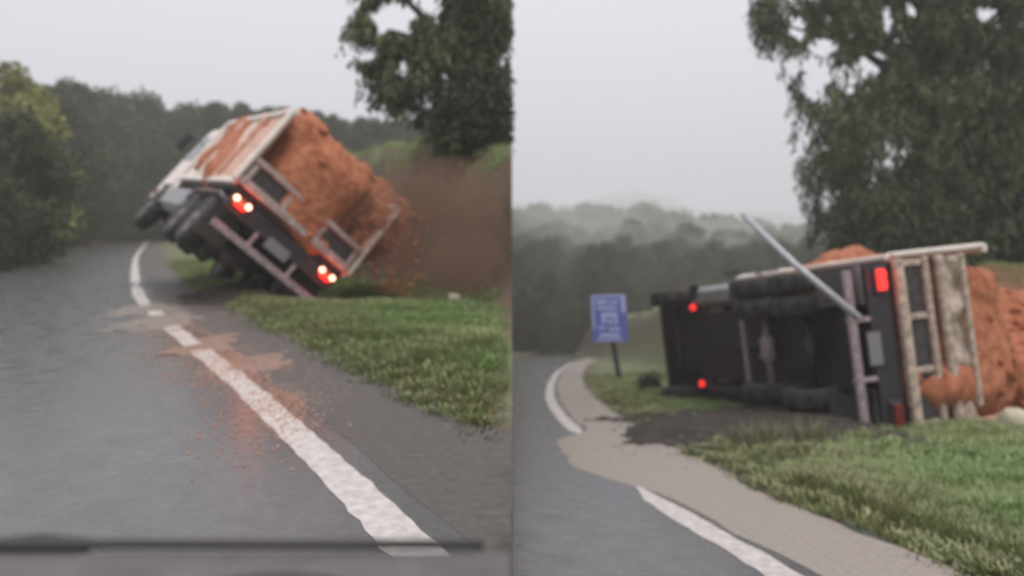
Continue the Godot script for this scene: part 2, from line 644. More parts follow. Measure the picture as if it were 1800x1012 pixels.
func grass_tuft(n: int, tall: float, spread: float) -> ArrayMesh:
	var v := PackedVector3Array()
	var c := PackedColorArray()
	for k in n:
		var a := rng.randf() * TAU
		var p := Vector3(cos(a), 0, sin(a)) * spread * sqrt(rng.randf())
		var out := Vector3(cos(a), 0, sin(a)) * rng.randf_range(.1, .6)
		var h := tall * rng.randf_range(.5, 1.0)
		var side := Vector3(-sin(a), 0, cos(a)) * .007 * rng.randf_range(.7, 1.6)
		var mid := p + Vector3(out.x * h * .35, h * .6, out.z * h * .35)
		var tip := p + Vector3(out.x * h, h, out.z * h)
		for q in [p - side, mid - side * .8, mid + side * .8, p - side, mid + side * .8, p + side, mid - side * .8, tip, mid + side * .8]:
			v.append(q)
			c.append(Color.WHITE)
	return leaf_mesh(v, c)


func make_grass(side: String, count: int, label: String) -> void:
	var xf := []
	var cols := []
	var tries := 0
	while xf.size() < count and tries < count * 8:
		tries += 1
		var d := 3.0 + 27.0 * pow(rng.randf(), 1.7)
		var x := -rng.randf() * d * .68 if side == "climb" else rng.randf() * d * .95
		var s := beside(side, x, d)
		var n := noise.get_noise_2d(x * 14, d * 14)
		if s < 1.0 + n * .25 or absf(x) < .17:
			continue
		var b := bank(side, x, d)
		if b > .08 and b < .8 and rng.randf() > .1:
			continue
		var e := earth_color(side, x, d)
		if e.g < e.r * 1.02 and rng.randf() > .22:
			continue
		var k := rng.randf_range(.6, 1.25) * (1 + maxf(0, n) * .8) * (1.0 if s > 1.4 else .6)
		xf.append(Transform3D(Basis(Vector3.UP, rng.randf() * TAU).scaled(Vector3(1.3, k, 1.3)), at(side, x, d, ground(side, x, d) - .01)))
		var col := Color(.225, .305, .125).lerp(Color(.345, .375, .185), clampf(.35 + n * 1.2 + rng.randf_range(-.3, .3), 0, 1))
		if s < 2.3 + n:
			col = col.lerp(Color(.22, .17, .105), rng.randf() * (.9 if s < 1.6 else .6))
		cols.append(col * rng.randf_range(.75, 1.2))
	var mm := MultiMesh.new()
	mm.transform_format = MultiMesh.TRANSFORM_3D
	mm.use_colors = true
	mm.mesh = grass_tuft(18, .115, .12)
	mm.instance_count = xf.size()
	for i in xf.size():
		mm.set_instance_transform(i, xf[i])
		mm.set_instance_color(i, cols[i])
	var o := MultiMeshInstance3D.new()
	o.name = numbered("grass")
	o.multimesh = mm
	o.material_override = M.grass
	add_child(o)
	o.set_meta("kind", "stuff")
	tag(o, label, "grass")


# ---------------------------------------------------------------- lumps of soil and stone
func lump(c: Vector3, size: Vector3, rough: float, freq: float, seed_: float, box_power := 1.0, rows := 28, cols := 44) -> SurfaceTool:
	var st := mb(false)
	var grid := []
	for i in rows + 1:
		var row := []
		var f := PI * i / rows - PI / 2
		for j in cols:
			var g := TAU * j / cols
			var pw := func(t: float) -> float: return signf(t) * pow(absf(t), box_power)
			var n := Vector3(pw.call(cos(f)) * pw.call(cos(g)), pw.call(sin(f)), pw.call(cos(f)) * pw.call(sin(g)))
			var p := n * size
			var k := fine.get_noise_3d(p.x * freq + seed_, p.y * freq, p.z * freq) + .5 * absf(noise.get_noise_3d(p.x * freq * 2, p.y * freq * 2 + seed_, p.z * freq * 2))
			k += .22 * fine.get_noise_3d(p.x * freq * 5, p.y * freq * 5, p.z * freq * 5 + seed_)
			row.append(c + p + n.normalized() * k * rough)
		grid.append(row)
	for i in rows:
		for j in cols:
			var l := (j + 1) % cols
			quad(st, grid[i][j], grid[i][l], grid[i + 1][l], grid[i + 1][j], (grid[i][j] + grid[i + 1][l]) * .5 - c)
	return st


func soil_patch(called: String, side: String, c: Vector2, r: Vector2, h: float, mat: Material, seed_: float) -> MeshInstance3D:
	var st := mb(false)
	var grid := []
	for i in 49:
		var row := []
		for j in 49:
			var p := Vector2(i / 24.0 - 1, j / 24.0 - 1)
			var x := c.x + p.x * r.x
			var d := c.y + p.y * r.y
			var k := 1.0 - p.length() + noise.get_noise_2d(x * 25 + seed_ * 40, d * 25) * .5 + fine.get_noise_2d(x * 60, d * 60) * (.25 if h > .05 else 1.3)
			var y := clampf(k * 1.4, -.35, 1) * h + maxf(0, fine.get_noise_2d(x * 130, d * 130)) * h * .5
			row.append(at(side, x, d, (ground(side, x, d) if h > .05 else maxf(ground(side, x, d), 0.0)) + y))
		grid.append(row)
	for i in 48:
		for j in 48:
			quad(st, grid[i][j], grid[i + 1][j], grid[i + 1][j + 1], grid[i][j + 1], Vector3.UP)
	return obj(called, st, mat)


func loose(on: MeshInstance3D, count: int) -> void:   # loose clods that lie on a heap
	var pts: PackedVector3Array = on.mesh.surface_get_arrays(0)[Mesh.ARRAY_VERTEX]
	var mm := MultiMesh.new()
	mm.transform_format = MultiMesh.TRANSFORM_3D
	var st := lump(Vector3.ZERO, Vector3.ONE, .5, 40, 17, 1.0, 6, 9)
	st.generate_normals()
	mm.mesh = st.commit()
	mm.instance_count = count
	for i in count:
		var k := .014 + pow(rng.randf(), 5) * .085
		mm.set_instance_transform(i, Transform3D(Basis(rnd_dir(), rng.randf() * TAU).scaled(Vector3(k, k * .75, k * 1.15)), pts[rng.randi() % pts.size()].lerp(pts[rng.randi() % pts.size()], .02)))
	var o := MultiMeshInstance3D.new()
	o.name = "loose_clods"
	o.multimesh = mm
	o.material_override = M.soil
	on.add_child(o, true)
	o.set_meta("kind", "stuff")


func crumbs(called: String, side: String, spots: Array, count: int, size: float, mat: Material, label: String, lift: float) -> void:
	var mm := MultiMesh.new()
	mm.transform_format = MultiMesh.TRANSFORM_3D
	var st := lump(Vector3.ZERO, Vector3.ONE, .5, 40, 7, 1.0, 6, 9)
	st.generate_normals()
	mm.mesh = st.commit()
	mm.instance_count = count
	for i in count:
		var q: Array = spots[rng.randi() % spots.size()]
		var x: float = q[0] + rng.randfn(0, .5) * q[2]
		var d: float = q[1] + rng.randfn(0, .5) * q[3] - (x - q[0]) * (1.1 if side == "climb" else 0.0)
		var k := size * (.35 + pow(rng.randf(), 3) * 1.3)
		var h := maxf(0.0, ground(side, x, d)) + k * .3 + lift * rng.randf_range(.1, 1.7)
		mm.set_instance_transform(i, Transform3D(Basis(rnd_dir(), rng.randf() * TAU).scaled(Vector3(k, k * .8, k * 1.1)), at(side, x, d, h)))
	var o := MultiMeshInstance3D.new()
	o.name = numbered(called)
	o.multimesh = mm
	o.material_override = mat
	add_child(o)
	o.set_meta("kind", "stuff")
	tag(o, label, "soil")


# ---------------------------------------------------------------- the tipper
func wheel(parent: Node, where: Vector3, out: float, dual: bool) -> void:
	var w := group_part("wheel", parent, where)
	var t := mb(false)
	var half := .16
	for k in (2 if dual else 1):
		var c := Vector3(-out * k * .34, 0, 0)
		lathe_x(t, c, [Vector2(-half * .8, .30), Vector2(-half, .34), Vector2(-half, .44), Vector2(-half * .75, .5), Vector2(0, .51), Vector2(half * .75, .5), Vector2(half, .44), Vector2(half, .34), Vector2(half * .8, .30)], 22)
		for b in 22:   # tread blocks
			var a := TAU * b / 22
			box(t, c + Vector3(.06 * (1 if b % 2 else -1), cos(a) * .505, sin(a) * .505), Vector3(.14, .03, .07), .006, Basis(Vector3.RIGHT, a))
	obj("tyre", t, M.rubber, w)
	var r := mb(false)
	var f := out * half
	var s := out
	lathe_x(r, Vector3.ZERO, [Vector2(-f * .7, .06), Vector2(-f * .8, .305), Vector2(f * .85, .305), Vector2(f * .85, .27), Vector2(f * .1, .22), Vector2(f * .1, .13), Vector2(f * 1.0, .11), Vector2(f * 1.0, .005)], 18)
	obj("rim", r, M.rim, w)
	var bolts := mb()
	for k in 8:
		var a := TAU * k / 8
		tube(bolts, [Vector3(f * .08, cos(a) * .17, sin(a) * .17), Vector3(f * .35 + s * .01, cos(a) * .17, sin(a) * .17)], [.014, .014], 6)
	obj("wheel_nuts", bolts, M.chassis, w)


func dented_board() -> SurfaceTool:   # a sheet-steel board that has buckled
	var st := mb(false)
	var p := func(i: int, j: int, back: float) -> Vector3:
		var x := lerpf(-1.18, 1.18, i / 40.0)
		var y := lerpf(2.09, 2.36, j / 10.0)
		return Vector3(x, y + fine.get_noise_2d(x * 40, j) * .03, .03 + noise.get_noise_2d(x * 60, y * 90) * .14 + sin(x * 9) * .015 - back)
	for i in 40:
		for j in 10:
			for back in [0.0, .02]:
				quad(st, p.call(i, j, back), p.call(i + 1, j, back), p.call(i + 1, j + 1, back), p.call(i, j + 1, back), Vector3(0, 0, 1 if back == 0 else -1))
	return st


func tipper(label: String, where: Vector3, basis: Basis, boarded: bool) -> Node3D:
	var t := thing("dump_truck", label, "dump truck", where, basis)
	# frame and running gear
	for s in [-1.0, 1.0]:
		obj("chassis_rail", box(mb(), Vector3(s * .42, .88, -3.5), Vector3(.09, .26, 7.0)), M.chassis, t)
	for z in [-.25, -1.6, -3.2, -4.4]:
		obj("crossmember", box(mb(), Vector3(0, .88, z), Vector3(.75, .18, .1)), M.chassis, t)
	for z in [-1.0, -2.3, -6.1]:
		var ax := tube(mb(false), [Vector3(-.8, .5, z), Vector3(-.25, .5, z), Vector3(-.15, .5, z), Vector3(.15, .5, z), Vector3(.25, .5, z), Vector3(.8, .5, z)], [.06, .06, .13 if z > -3 else .07, .13 if z > -3 else .07, .06, .06], 12)
		obj("axle", ax, M.bar if z == -2.3 else M.chassis, t)
		for s in [-1.0, 1.0]:
			wheel(t, Vector3(s * 1.04, .5, z), s, z > -3)
			var sp := mb()
			for k in 4:
				box(sp, Vector3(s * .56, .6 + k * .025, z), Vector3(.08, .02, 1.1 - k * .2), .004)
			obj("leaf_spring", sp, M.chassis, t)
	obj("drive_shaft", tube(mb(false), [Vector3(0, .72, -4.4), Vector3(0, .56, -2.45)], [.05, .05], 10), M.chassis, t)
	obj("hydraulic_ram", tube(mb(false), [Vector3(0, .8, -3.9), Vector3(0, 1.12, -3.5)], [.09, .09], 10), M.steel, t)
	# mudguards over the rear bogie and flaps behind it
	for s in [-1.0, 1.0]:
		var mg := mb()
		var poly := PackedVector2Array([Vector2(-.3, .98), Vector2(-.62, 1.09), Vector2(-2.72, 1.09), Vector2(-3.0, .86), Vector2(-2.98, .9), Vector2(-2.7, 1.115), Vector2(-.6, 1.115), Vector2(-.27, 1.0)])
		prism(mg, poly, s * .62, s * 1.2)
		obj("mudguard", mg, M.bar, t)
		obj("mudflap", box(mb(), Vector3(s * .92, .58, -.3), Vector3(.56, .62, .015), .004), M.rubber, t)
	obj("stabiliser_bar", box(mb(), Vector3(0, .42, -2.95), Vector3(1.9, .1, .1), .03), M.bar, t)
	for x in [-.12, .14]:
		obj("spring_bracket", box(mb(), Vector3(x, .58, -2.45), Vector3(.07, .2, .34), .02), M.bar, t)
	for s in [-1.0, 1.0]:
		obj("marker_lamp", box(mb(), Vector3(s * .78, .5, -5.2), Vector3(.13, .1, .09), .02), M.red_bright if boarded else M.red, t)
	obj("added_undertray", box(mb(), Vector3(0, .70, -3.6), Vector3(1.3, .03, 6.6), .008), M.chassis, t)  # dark sheet added to close the bright gaps between the wheels
	for s in [-1.0, 1.0]:
		obj("side_panel", box(mb(), Vector3(s * .98, .88, -4.25), Vector3(.40, .58, 2.5), .1), M.tool_grey if s < 0 else M.chassis, t)
	# rear: underrun bar, lamp panel, lamps, plate
	obj("underrun_bar", box(mb(), Vector3(0, .55, .05), Vector3(2.25, .13, .07), .015), M.bar, t)
	for s in [-1.0, 1.0]:
		obj("bar_bracket", box(mb(), Vector3(s * .42, .7, .0), Vector3(.07, .42, .06)), M.bar, t)
	obj("rear_panel", box(mb(), Vector3(0, 1.0, .0), Vector3(2.3, .3, .06), .01), M.chassis, t)
	for s in [-1.0, 1.0]:
		var lp := group_part("tail_lamp", t, Vector3(s * .95, 1.06, .035))
		obj("lamp_housing", box(mb(), Vector3(0, 0, .015), Vector3(.40, .2, .04), .01), M.dark_paint, lp)
		for k in 2:
			var x := (-.12 + k * .24) if not boarded else (-.075 + k * .15)
			obj("lit_lamp", tube(mb(false), [Vector3(x, .03, .03), Vector3(x, .03, .055), Vector3(x, .03, .065)], [.05, .05, .036] if not boarded else [.06, .06, .045], 14), M.bulb if not boarded else (M.red_bright if s < 0 else M.red), lp)
		obj("red_lens", box(mb(), Vector3(0, -.07 if not boarded else .0, .045), Vector3(.22, .05, .05) if not boarded else Vector3(.3, .13, .06), .01), M.red_lit if not boarded else (M.red_bright if s < 0 else M.red), lp)
		if boarded and s > 0:
			continue
		var o := OmniLight3D.new()
		o.name = "tail_lamp_light"
		o.light_color = Color(1, .35, .22) if not boarded else Color(1, .1, .06)
		o.light_energy = .12 if not boarded else .04
		o.light_size = .06
		o.omni_range = 30
		o.omni_attenuation = 2
		o.shadow_enabled = true
		lp.add_child(o)
		o.position = Vector3(0, 0, .14)
	var pl := group_part("number_plate", t, Vector3(0, .86, .045))
	obj("plate_face", box(mb(), Vector3.ZERO, Vector3(.46, .2, .012), .004), M.plate, pl)
	obj("plate_frame", box(mb(), Vector3(0, 0, -.009), Vector3(.5, .24, .01), .004), M.dark_paint, pl)
	# dump body
	var body := group_part("dump_body", t)
	obj("floor", box(mb(), Vector3(0, 1.24, -2.35), Vector3(2.44, .1, 4.6)), M.floor, body)
	for x in [-.6, .6]:
		obj("sill", box(mb(), Vector3(x, 1.13, -2.35), Vector3(.12, .12, 4.6)), M.chassis, body)
	for s in [-1.0, 1.0]:
		obj("side_wall", box(mb(), Vector3(s * 1.22, 2.05, -1.16), Vector3(.05, 1.6, 2.26), .01), M.peach, body)
		obj("side_wall", box(mb(), Vector3(s * 1.22, 2.05, -3.48), Vector3(.05, 1.6, 2.37), .01), M.white, body)
		obj("top_rail", box(mb(), Vector3(s * 1.24, 2.87, -2.35), Vector3(.13, .11, 4.68), .02), M.white, body)
		obj("bottom_rail", box(mb(), Vector3(s * 1.262, 1.3, -2.35), Vector3(.07, .12, 4.64), .02), M.white, body)
		for k in 4:
			var z := -.04 - k * 1.53
			var wide := .17 if k == 0 else .09
			obj("rib", box(mb(), Vector3(s * 1.282, 2.07, z), Vector3(.08, 1.5, wide), .02), M.peach if k == 1 else M.white, body)
		obj("marker_lens", box(mb(), Vector3(s * 1.29, 1.18, -3.6), Vector3(.03, .06, .12), .01), M.red, body)
	obj("front_wall", box(mb(), Vector3(0, 2.1, -4.68), Vector3(2.44, 1.8, .06)), M.peach, body)
	obj("cab_guard", box(mb(), Vector3(0, 2.98, -5.1), Vector3(2.4, .06, .9)), M.peach, body)
	var gate := group_part("tailgate", t)
	obj("lower_rail", box(mb(), Vector3(0, 1.38, .03), Vector3(2.42, .15, .11), .02), M.rusty_pale if boarded else M.pale, gate)
	obj("panel", box(mb(), Vector3(0, 1.62, .0), Vector3(2.40, .42, .04), .01), M.floor, gate)
	obj("upper_rail", box(mb(), Vector3(0, 1.80, .03), Vector3(2.42, .10, .11), .02), M.rusty_pale if boarded else M.pale, gate)
	for k in 4:
		obj("rib", box(mb(), Vector3(-1.14 + k * .76, 1.59, .032), Vector3(.09, .29, .07), .015), M.rusty_pale if boarded else M.pale, gate)
	if boarded:
		obj("board", dented_board(), M.rusty_pale, gate)
		obj("upper_rail", box(mb(), Vector3(0, 2.02, .06), Vector3(2.42, .13, .12), .03), M.rusty_pale, gate)
		obj("upper_rail", box(mb(), Vector3(-.1, 2.39, .05), Vector3(2.2, .09, .1), .02), M.rusty_pale, gate)
	# cab
	var cab := group_part("cab", t)
	var side := PackedVector2Array([Vector2(-4.93, 1.02), Vector2(-4.93, 2.75), Vector2(-5.05, 2.86), Vector2(-6.55, 2.86), Vector2(-6.70, 2.78), Vector2(-7.00, 1.85), Vector2(-7.05, .75), Vector2(-6.60, .75), Vector2(-6.50, 1.08), Vector2(-6.05, 1.2), Vector2(-5.60, 1.08), Vector2(-5.47, .8), Vector2(-5.15, .8)])
	obj("shell", prism(mb(), side, -1.17, 1.17), M.white, cab)
	for s in [-1.0, 1.0]:
		var wpoly := PackedVector2Array([Vector2(-5.45, 1.9), Vector2(-5.45, 2.6), Vector2(-6.55, 2.6), Vector2(-6.77, 1.9)])
		obj("side_window", prism(mb(), wpoly, s * 1.165, s * 1.182), M.glass, cab)
		var door := mb()
		for q in [[Vector3(s * 1.176, 1.6, -5.40), Vector3(.018, 1.1, .018)], [Vector3(s * 1.176, 1.15, -6.05), Vector3(.018, .018, 1.3)]]:
			box(door, q[0], q[1], .003)
		obj("door_seam", door, M.dark_paint, cab)
		obj("door_handle", box(mb(), Vector3(s * 1.19, 1.7, -5.55), Vector3(.03, .04, .16), .008), M.dark_paint, cab)
		obj("mirror_arm", tube(mb(), [Vector3(s * 1.17, 2.45, -6.60), Vector3(s * 1.42, 2.5, -6.80)], [.015, .015], 6), M.dark_paint, cab)
		obj("mirror", box(mb(), Vector3(s * 1.44, 2.25, -6.81), Vector3(.2, .45, .07), .02), M.dark_paint, cab)
		obj("headlight", box(mb(), Vector3(s * .9, 1.0, -7.07), Vector3(.34, .2, .05), .02), M.plate, cab)
		obj("side_marker", box(mb(), Vector3(s * 1.19, .93, -6.85), Vector3(.05, .16, .26), .02), M.red_lit if boarded else M.red, cab)
		obj("step", box(mb(), Vector3(s * 1.08, .62, -5.30), Vector3(.3, .06, .34), .01), M.chassis, cab)
	obj("cab_rear_panel", box(mb(), Vector3(0, 1.85, -4.925), Vector3(2.28, 1.6, .02), .006), M.chassis, cab)
	obj("cab_floor", box(mb(), Vector3(0, .72, -6.0), Vector3(2.2, .06, 2.0), .01), M.chassis, cab)
	obj("windscreen", box(mb(), Vector3(0, 2.3, -6.85), Vector3(2.05, .86, .02), .006, Basis(Vector3.RIGHT, deg_to_rad(17.5))), M.glass, cab)
	obj("bumper", box(mb(), Vector3(0, .68, -7.11), Vector3(2.36, .3, .16), .04), M.dark_paint, cab)
	return t


func road_sign() -> void:
	var d := 26.0
	var b: Basis = tilt.descend * Basis(Vector3(0, 0, 1), deg_to_rad(9.0)) * Basis(Vector3.UP, deg_to_rad(-6))
	var t := thing("road_sign", "blue and white rectangular road sign on a leaning dark post inside the bend", "road sign", at("descend", 3.52, d, ground("descend", 3.52, d)), b)
	obj("post", box(mb(), Vector3(0, 1.15, 0), Vector3(.17, 2.7, .12), .02), M.post, t)
	var im := Image.create(256, 320, false, Image.FORMAT_RGB8)
	var blue := Color(.36, .40, .72)
	var pale := Color(.70, .74, .90)
	im.fill(blue)
	for q in [[0, 0, 256, 14], [0, 0, 16, 230], [222, 0, 34, 120], [34, 34, 80, 26], [128, 38, 74, 20], [40, 78, 150, 20], [70, 118, 120, 30], [70, 148, 30, 44], [118, 160, 26, 40], [162, 150, 26, 54], [40, 214, 60, 18], [120, 222, 84, 22], [50, 262, 150, 26], [20, 300, 200, 14]]:
		im.fill_rect(Rect2i(q[0], q[1], q[2], q[3]), pale)
	var m := StandardMaterial3D.new()
	m.albedo_texture = ImageTexture.create_from_image(im)
	m.roughness = .4
	var st := SurfaceTool.new()
	st.begin(Mesh.PRIMITIVE_TRIANGLES)
	var z := .094
	var e := Vector2(.60, .76)
	var y := 2.05
	var vs := [[-e.x, e.y, 0, 0], [e.x, e.y, 1, 0], [e.x, -e.y, 1, 1], [-e.x, e.y, 0, 0], [e.x, -e.y, 1, 1], [-e.x, -e.y, 0, 1]]
	for q in vs:
		st.set_uv(Vector2(q[2], q[3]))
		st.add_vertex(Vector3(q[0], y + q[1], z))
	var pb := obj("panel", box(mb(), Vector3(0, y, .075), Vector3(1.24, 1.56, .035), .01), paint(.12, .14, .45, .4), t)
	obj("print", st, m, pb)
	pb.transform = Transform3D(Basis(), Vector3(0, y, 0)) * Transform3D(Basis(Vector3(0, 0, 1), deg_to_rad(-7)).scaled(Vector3(.92, 1, 1)), Vector3.ZERO) * Transform3D(Basis(), Vector3(0, -y, 0))
	obj("bracket", box(mb(), Vector3(.0, y + .4, .0), Vector3(.5, .06, .16), .01), M.post, t)


func _ready() -> void:
	rng.seed = 11
	noise.seed = 5
	noise.frequency = .02
	noise.fractal_octaves = 3
	fine.seed = 9
	fine.frequency = .03
	fine.fractal_octaves = 4
	# camera: a phone that is focused on the windscreen, so that the road ahead is soft
	var cam := Camera3D.new()
	cam.name = "camera"
	cam.position = EYE
	cam.near = .05
	cam.far = 900
	cam.keep_aspect = Camera3D.KEEP_HEIGHT
	var ca := CameraAttributesPhysical.new()
	ca.frustum_focal_length = 32.97
	ca.frustum_far = 900
	ca.frustum_near = .05
	ca.frustum_focus_distance = 2.2
	ca.exposure_aperture = 1.8
	cam.attributes = ca
	cam.fov = 40.0
	add_child(cam)
	cam.fov = 40.0
	cam.make_current()
	var env := Environment.new()
	env.background_mode = Environment.BG_SKY
	var sky := ProceduralSkyMaterial.new()
	sky.sky_horizon_color = lin(.49, .488, .535)
	sky.sky_top_color = lin(1.25, 1.25, 1.33)
	sky.sky_curve = 1.5
	sky.ground_horizon_color = lin(.30, .29, .28)
	sky.ground_bottom_color = lin(.12, .12, .11)
	sky.sun_angle_max = 1.0
	env.sky = Sky.new()
	env.sky.sky_material = sky
	env.tonemap_mode = Environment.TONE_MAPPER_LINEAR
	env.tonemap_exposure = 1.4
	env.sdfgi_enabled = true
	env.ssao_enabled = true
	env.ssil_enabled = true
	env.fog_enabled = true
	env.fog_density = .0025
	env.volumetric_fog_enabled = true
	env.volumetric_fog_density = 0.0
	env.fog_light_color = Color(.97, .965, .93)
	var we := WorldEnvironment.new()
	we.name = "world"
	we.environment = env
	add_child(we)
	var sun := DirectionalLight3D.new()
	sun.name = "sun"
	sun.light_energy = .35
	sun.light_color = Color(1.0, .97, .93)
	sun.light_angular_distance = 30
	sun.shadow_enabled = true
	sun.sky_mode = DirectionalLight3D.SKY_MODE_LIGHT_ONLY
	sun.rotation_degrees = Vector3(-62, 40, 0)
	add_child(sun)

	make_materials()
	for side in ["climb", "descend"]:
		make_ground(side)
		make_road(side)
	make_cut()
	woods()
	trucks()
	roadside()


func woods() -> void:
	var protos := [forest_tree(10, 3.1, Color(.046, .062, .020), 31), forest_tree(10, 3.5, Color(.052, .066, .022), 32), forest_tree(10, 2.7, Color(.042, .058, .020), 33)]
	var yellow := forest_tree(10, 3.2, Color(.26, .26, .06), 34)
	rng.seed = 77
	# beyond the climbing road: where each stands (x, d) and how high its top reaches
	var u := -150.0
	while u < 800:
		var d := lerpf(27, 60, clampf(u / 150, -.15, 1)) if u < 150 else (lerpf(66, 78, clampf((u - 150) / 100, 0, 1)) if u < 300 else 74.0)
		for row in 3:
			var dd: float = d + row * 6.0 + rng.randf_range(0, 3.0)
			var x: float = (u + rng.randf_range(-14, 14) - 900) / 1390 * dd
			var vt := lerpf(118, 168, clampf(u / 260, 0, 1)) if u < 260 else lerpf(168, 205, clampf((u - 260) / 400, 0, 1))
			var tall: float = ((400 - vt) / 1390 * dd + 1.3 - ground("climb", x, dd)) * rng.randf_range(.90, 1.04)
			if u < 70:
				tall *= .72 if row == 0 else .8
			if u < 300:
				plant_tree(protos[rng.randi() % 3], "leafy_tree", "climb", x, dd, tall, 10, "dark green leafy tree in the wood along the far side of the climbing road", "trees along the far side of the climbing road")
			else:
				plant_tree(protos[rng.randi() % 3], "leafy_tree", "climb", x, dd, tall, 10, "hazy leafy tree in the distance behind the tipping truck", "trees behind the tipping truck")
		u += 34.0
	plant_tree(yellow, "leafy_tree", "climb", -24.3, 38.5, 9.2, 10, "yellow green tree top at the near end of the roadside wood", "")
	for q in [[-18.4, 27.2, 5.2], [-17.6, 28.0, 5.7], [-16.9, 27.6, 5.0]]:
		plant_tree(protos[rng.randi() % 3], "leafy_tree", "climb", q[0], q[1], q[2], 10, "low dark tree in front of the yellow green one beside the road", "low trees at the near end of the wood")
	# beyond the descending road
	u = 912.0
	while u < 1500:
		var d := 80.0 + rng.randf_range(0, 16)
		var x := (u - 900) / 1390 * d
		plant_tree(protos[rng.randi() % 3], "leafy_tree", "descend", maxf(x, 1.2), d, ((600 - 478) / 1390.0 * d + 1.3) * rng.randf_range(.85, 1.08), 10, "dark low tree beyond the bend behind the blue road sign" if u < 1130 else "dark low tree behind the overturned truck", "dark trees beyond the bend" if u < 1130 else "low trees behind the overturned truck")
		u += 19.0
	for belt in [[97.0, 448.0], [108.0, 424.0], [120.0, 398.0]]:
		u = 904.0
		while u < 1540:
			var d: float = belt[0] + rng.randf_range(0, 9)
			var x := maxf((u + rng.randf_range(-10, 10) - 900) / 1390 * d, 1.8)
			plant_tree(protos[rng.randi() % 3], "leafy_tree", "descend", x, d, ((600 - belt[1] - rng.randf_range(-16, 14)) / 1390 * d + 1.3 - ground("descend", x, d)), 10, "hazy tree on the slope between the bend and the far ridge", "hazy trees on the slope below the far ridge")
			u += 27.0
	u = 905.0
	while u < 1560:
		for row in 3:
			var d: float = 135.0 + row * 12 + rng.randf_range(0, 8)
			var x: float = (u + rng.randf_range(-14, 14) - 900) / 1390 * d
			var vt := 362.0 if u < 1150 else lerpf(362, 398, clampf((u - 1150) / 250, 0, 1))
			x = maxf(x, 2.0)
			plant_tree(protos[rng.randi() % 3], "leafy_tree", "descend", x, d, ((600 - vt) / 1390 * d + 1.3 - ground("descend", x, d)) * rng.randf_range(.9, 1.04), 10, "pale misty tree on the far ridge beyond the descending road", "misty trees on the far ridge")
		u += 25.0
	# mist that hangs before the far ridge
	for q in [[3.0, 122.0, 15.0, 22.0, 16.0, 18.0], [12.0, 116.0, 13.5, 24.0, 12.0, 16.0], [19.0, 124.0, 17.5, 26.0, 15.0, 18.0], [28.0, 118.0, 12.0, 28.0, 11.0, 16.0], [38.0, 124.0, 15.5, 28.0, 13.0, 18.0], [50.0, 120.0, 11.0, 28.0, 11.0, 16.0], [8.0, 130.0, 18.5, 36.0, 11.0, 20.0], [32.0, 130.0, 16.0, 48.0, 11.0, 20.0]]:
		var f := FogVolume.new()
		f.name = numbered("mist")
		f.shape = RenderingServer.FOG_VOLUME_SHAPE_ELLIPSOID
		f.size = Vector3(q[3], q[4], q[5])
		var fm := FogMaterial.new()
		fm.density = .042
		fm.albedo = Color(.96, .97, .93)
		f.material = fm
		add_child(f)
		f.position = at("descend", q[0], q[1], q[2])
		f.set_meta("kind", "stuff")
		tag(f, "pale mist hanging before the wooded ridge beyond the descending road", "mist")
	for p in protos:
		p.free()
	yellow.free()
	# the two big trees with hanging leaves
	var g := ground("climb", -.85, 19.0)
	drooping_tree("drooping_tree", "big tree with hanging leaves above the brown bank beside the tipping truck", at("climb", -.85, 19.0, g), PackedVector2Array([Vector2(-3.6, 8.0 - g), Vector2(-3.25, 6.5 - g), Vector2(-2.75, 5.6 - g), Vector2(-2.6, 4.75 - g), Vector2(-1.9, 4.35 - g), Vector2(-1.1, 4.0 - g), Vector2(-.9, 3.2 - g), Vector2(.85, 3.2 - g), Vector2(.85, 8.0 - g)]), [[-1.95, 6.35 - g, .6, .5], [-2.55, 5.5 - g, .25, .25], [-1.75, 5.15 - g, .18, .25], [-.75, 5.0 - g, .13, .13], [-.05, 5.45 - g, .11, .12], [-.1, 6.3 - g, .1, .1], [-.9, 4.7 - g, .14, .14]], 1.1, 2000, -.03, 7.0 - g, Vector2(-.05, .2), 4.2 - g)
	shrub("bush", "dark dense bush on top of the brown bank under the big hanging tree", at("climb", -.9, 18.2, ground("climb", -.9, 18.2) - .1), Vector3(1.0, 2.0, .8), 4200, Color(.04, .05, .03), -.03)
	var g2 := ground("descend", 13.0, 24.0)
	drooping_tree("drooping_tree", "huge tree with hanging leaves on the bank behind the overturned truck", at("descend", 13.0, 24.0, g2), PackedVector2Array([Vector2(-6.6, 14 - g2), Vector2(-5.9, 12.2 - g2), Vector2(-5.1, 10.2 - g2), Vector2(-4.2, 8.6 - g2), Vector2(-3.75, 7.6 - g2), Vector2(-3.6, 6.0 - g2), Vector2(-3.3, 4.4 - g2), Vector2(-3.0, 3.4 - g2), Vector2(4, 3.2 - g2), Vector2(4.6, 14 - g2)]), [[-3.55, 10.35 - g2, .42, .36], [-3.9, 9.2 - g2, .3, .55], [-1.95, 9.85 - g2, .48, .42], [-1.55, 11.2 - g2, .2, .5], [-2.15, 6.45 - g2, .28, .25], [-3.35, 5.6 - g2, .25, .25], [-.8, 11.6 - g2, .22, .4], [.35, 11.2 - g2, .1, .6], [1.45, 11.3 - g2, .45, .3], [-4.3, 10.9 - g2, .3, .4]], 2.3, 8500, 99.0, 11.0 - g2, Vector2(.45, .3), 7.0 - g2)
	shrub("bush", "dense dark green bush at the foot of the huge hanging tree", at("descend", 11.2, 22.6, ground("descend", 11.2, 22.6) - .1), Vector3(2.2, 2.6, 1.1), 7000, Color(.055, .07, .036))
	shrub("bush", "blackish bush on the bank at the right under the huge hanging tree", at("descend", 14.6, 23.0, ground("descend", 14.6, 23.0) - .1), Vector3(2.0, 3.0, 1.1), 7000, Color(.038, .046, .03))


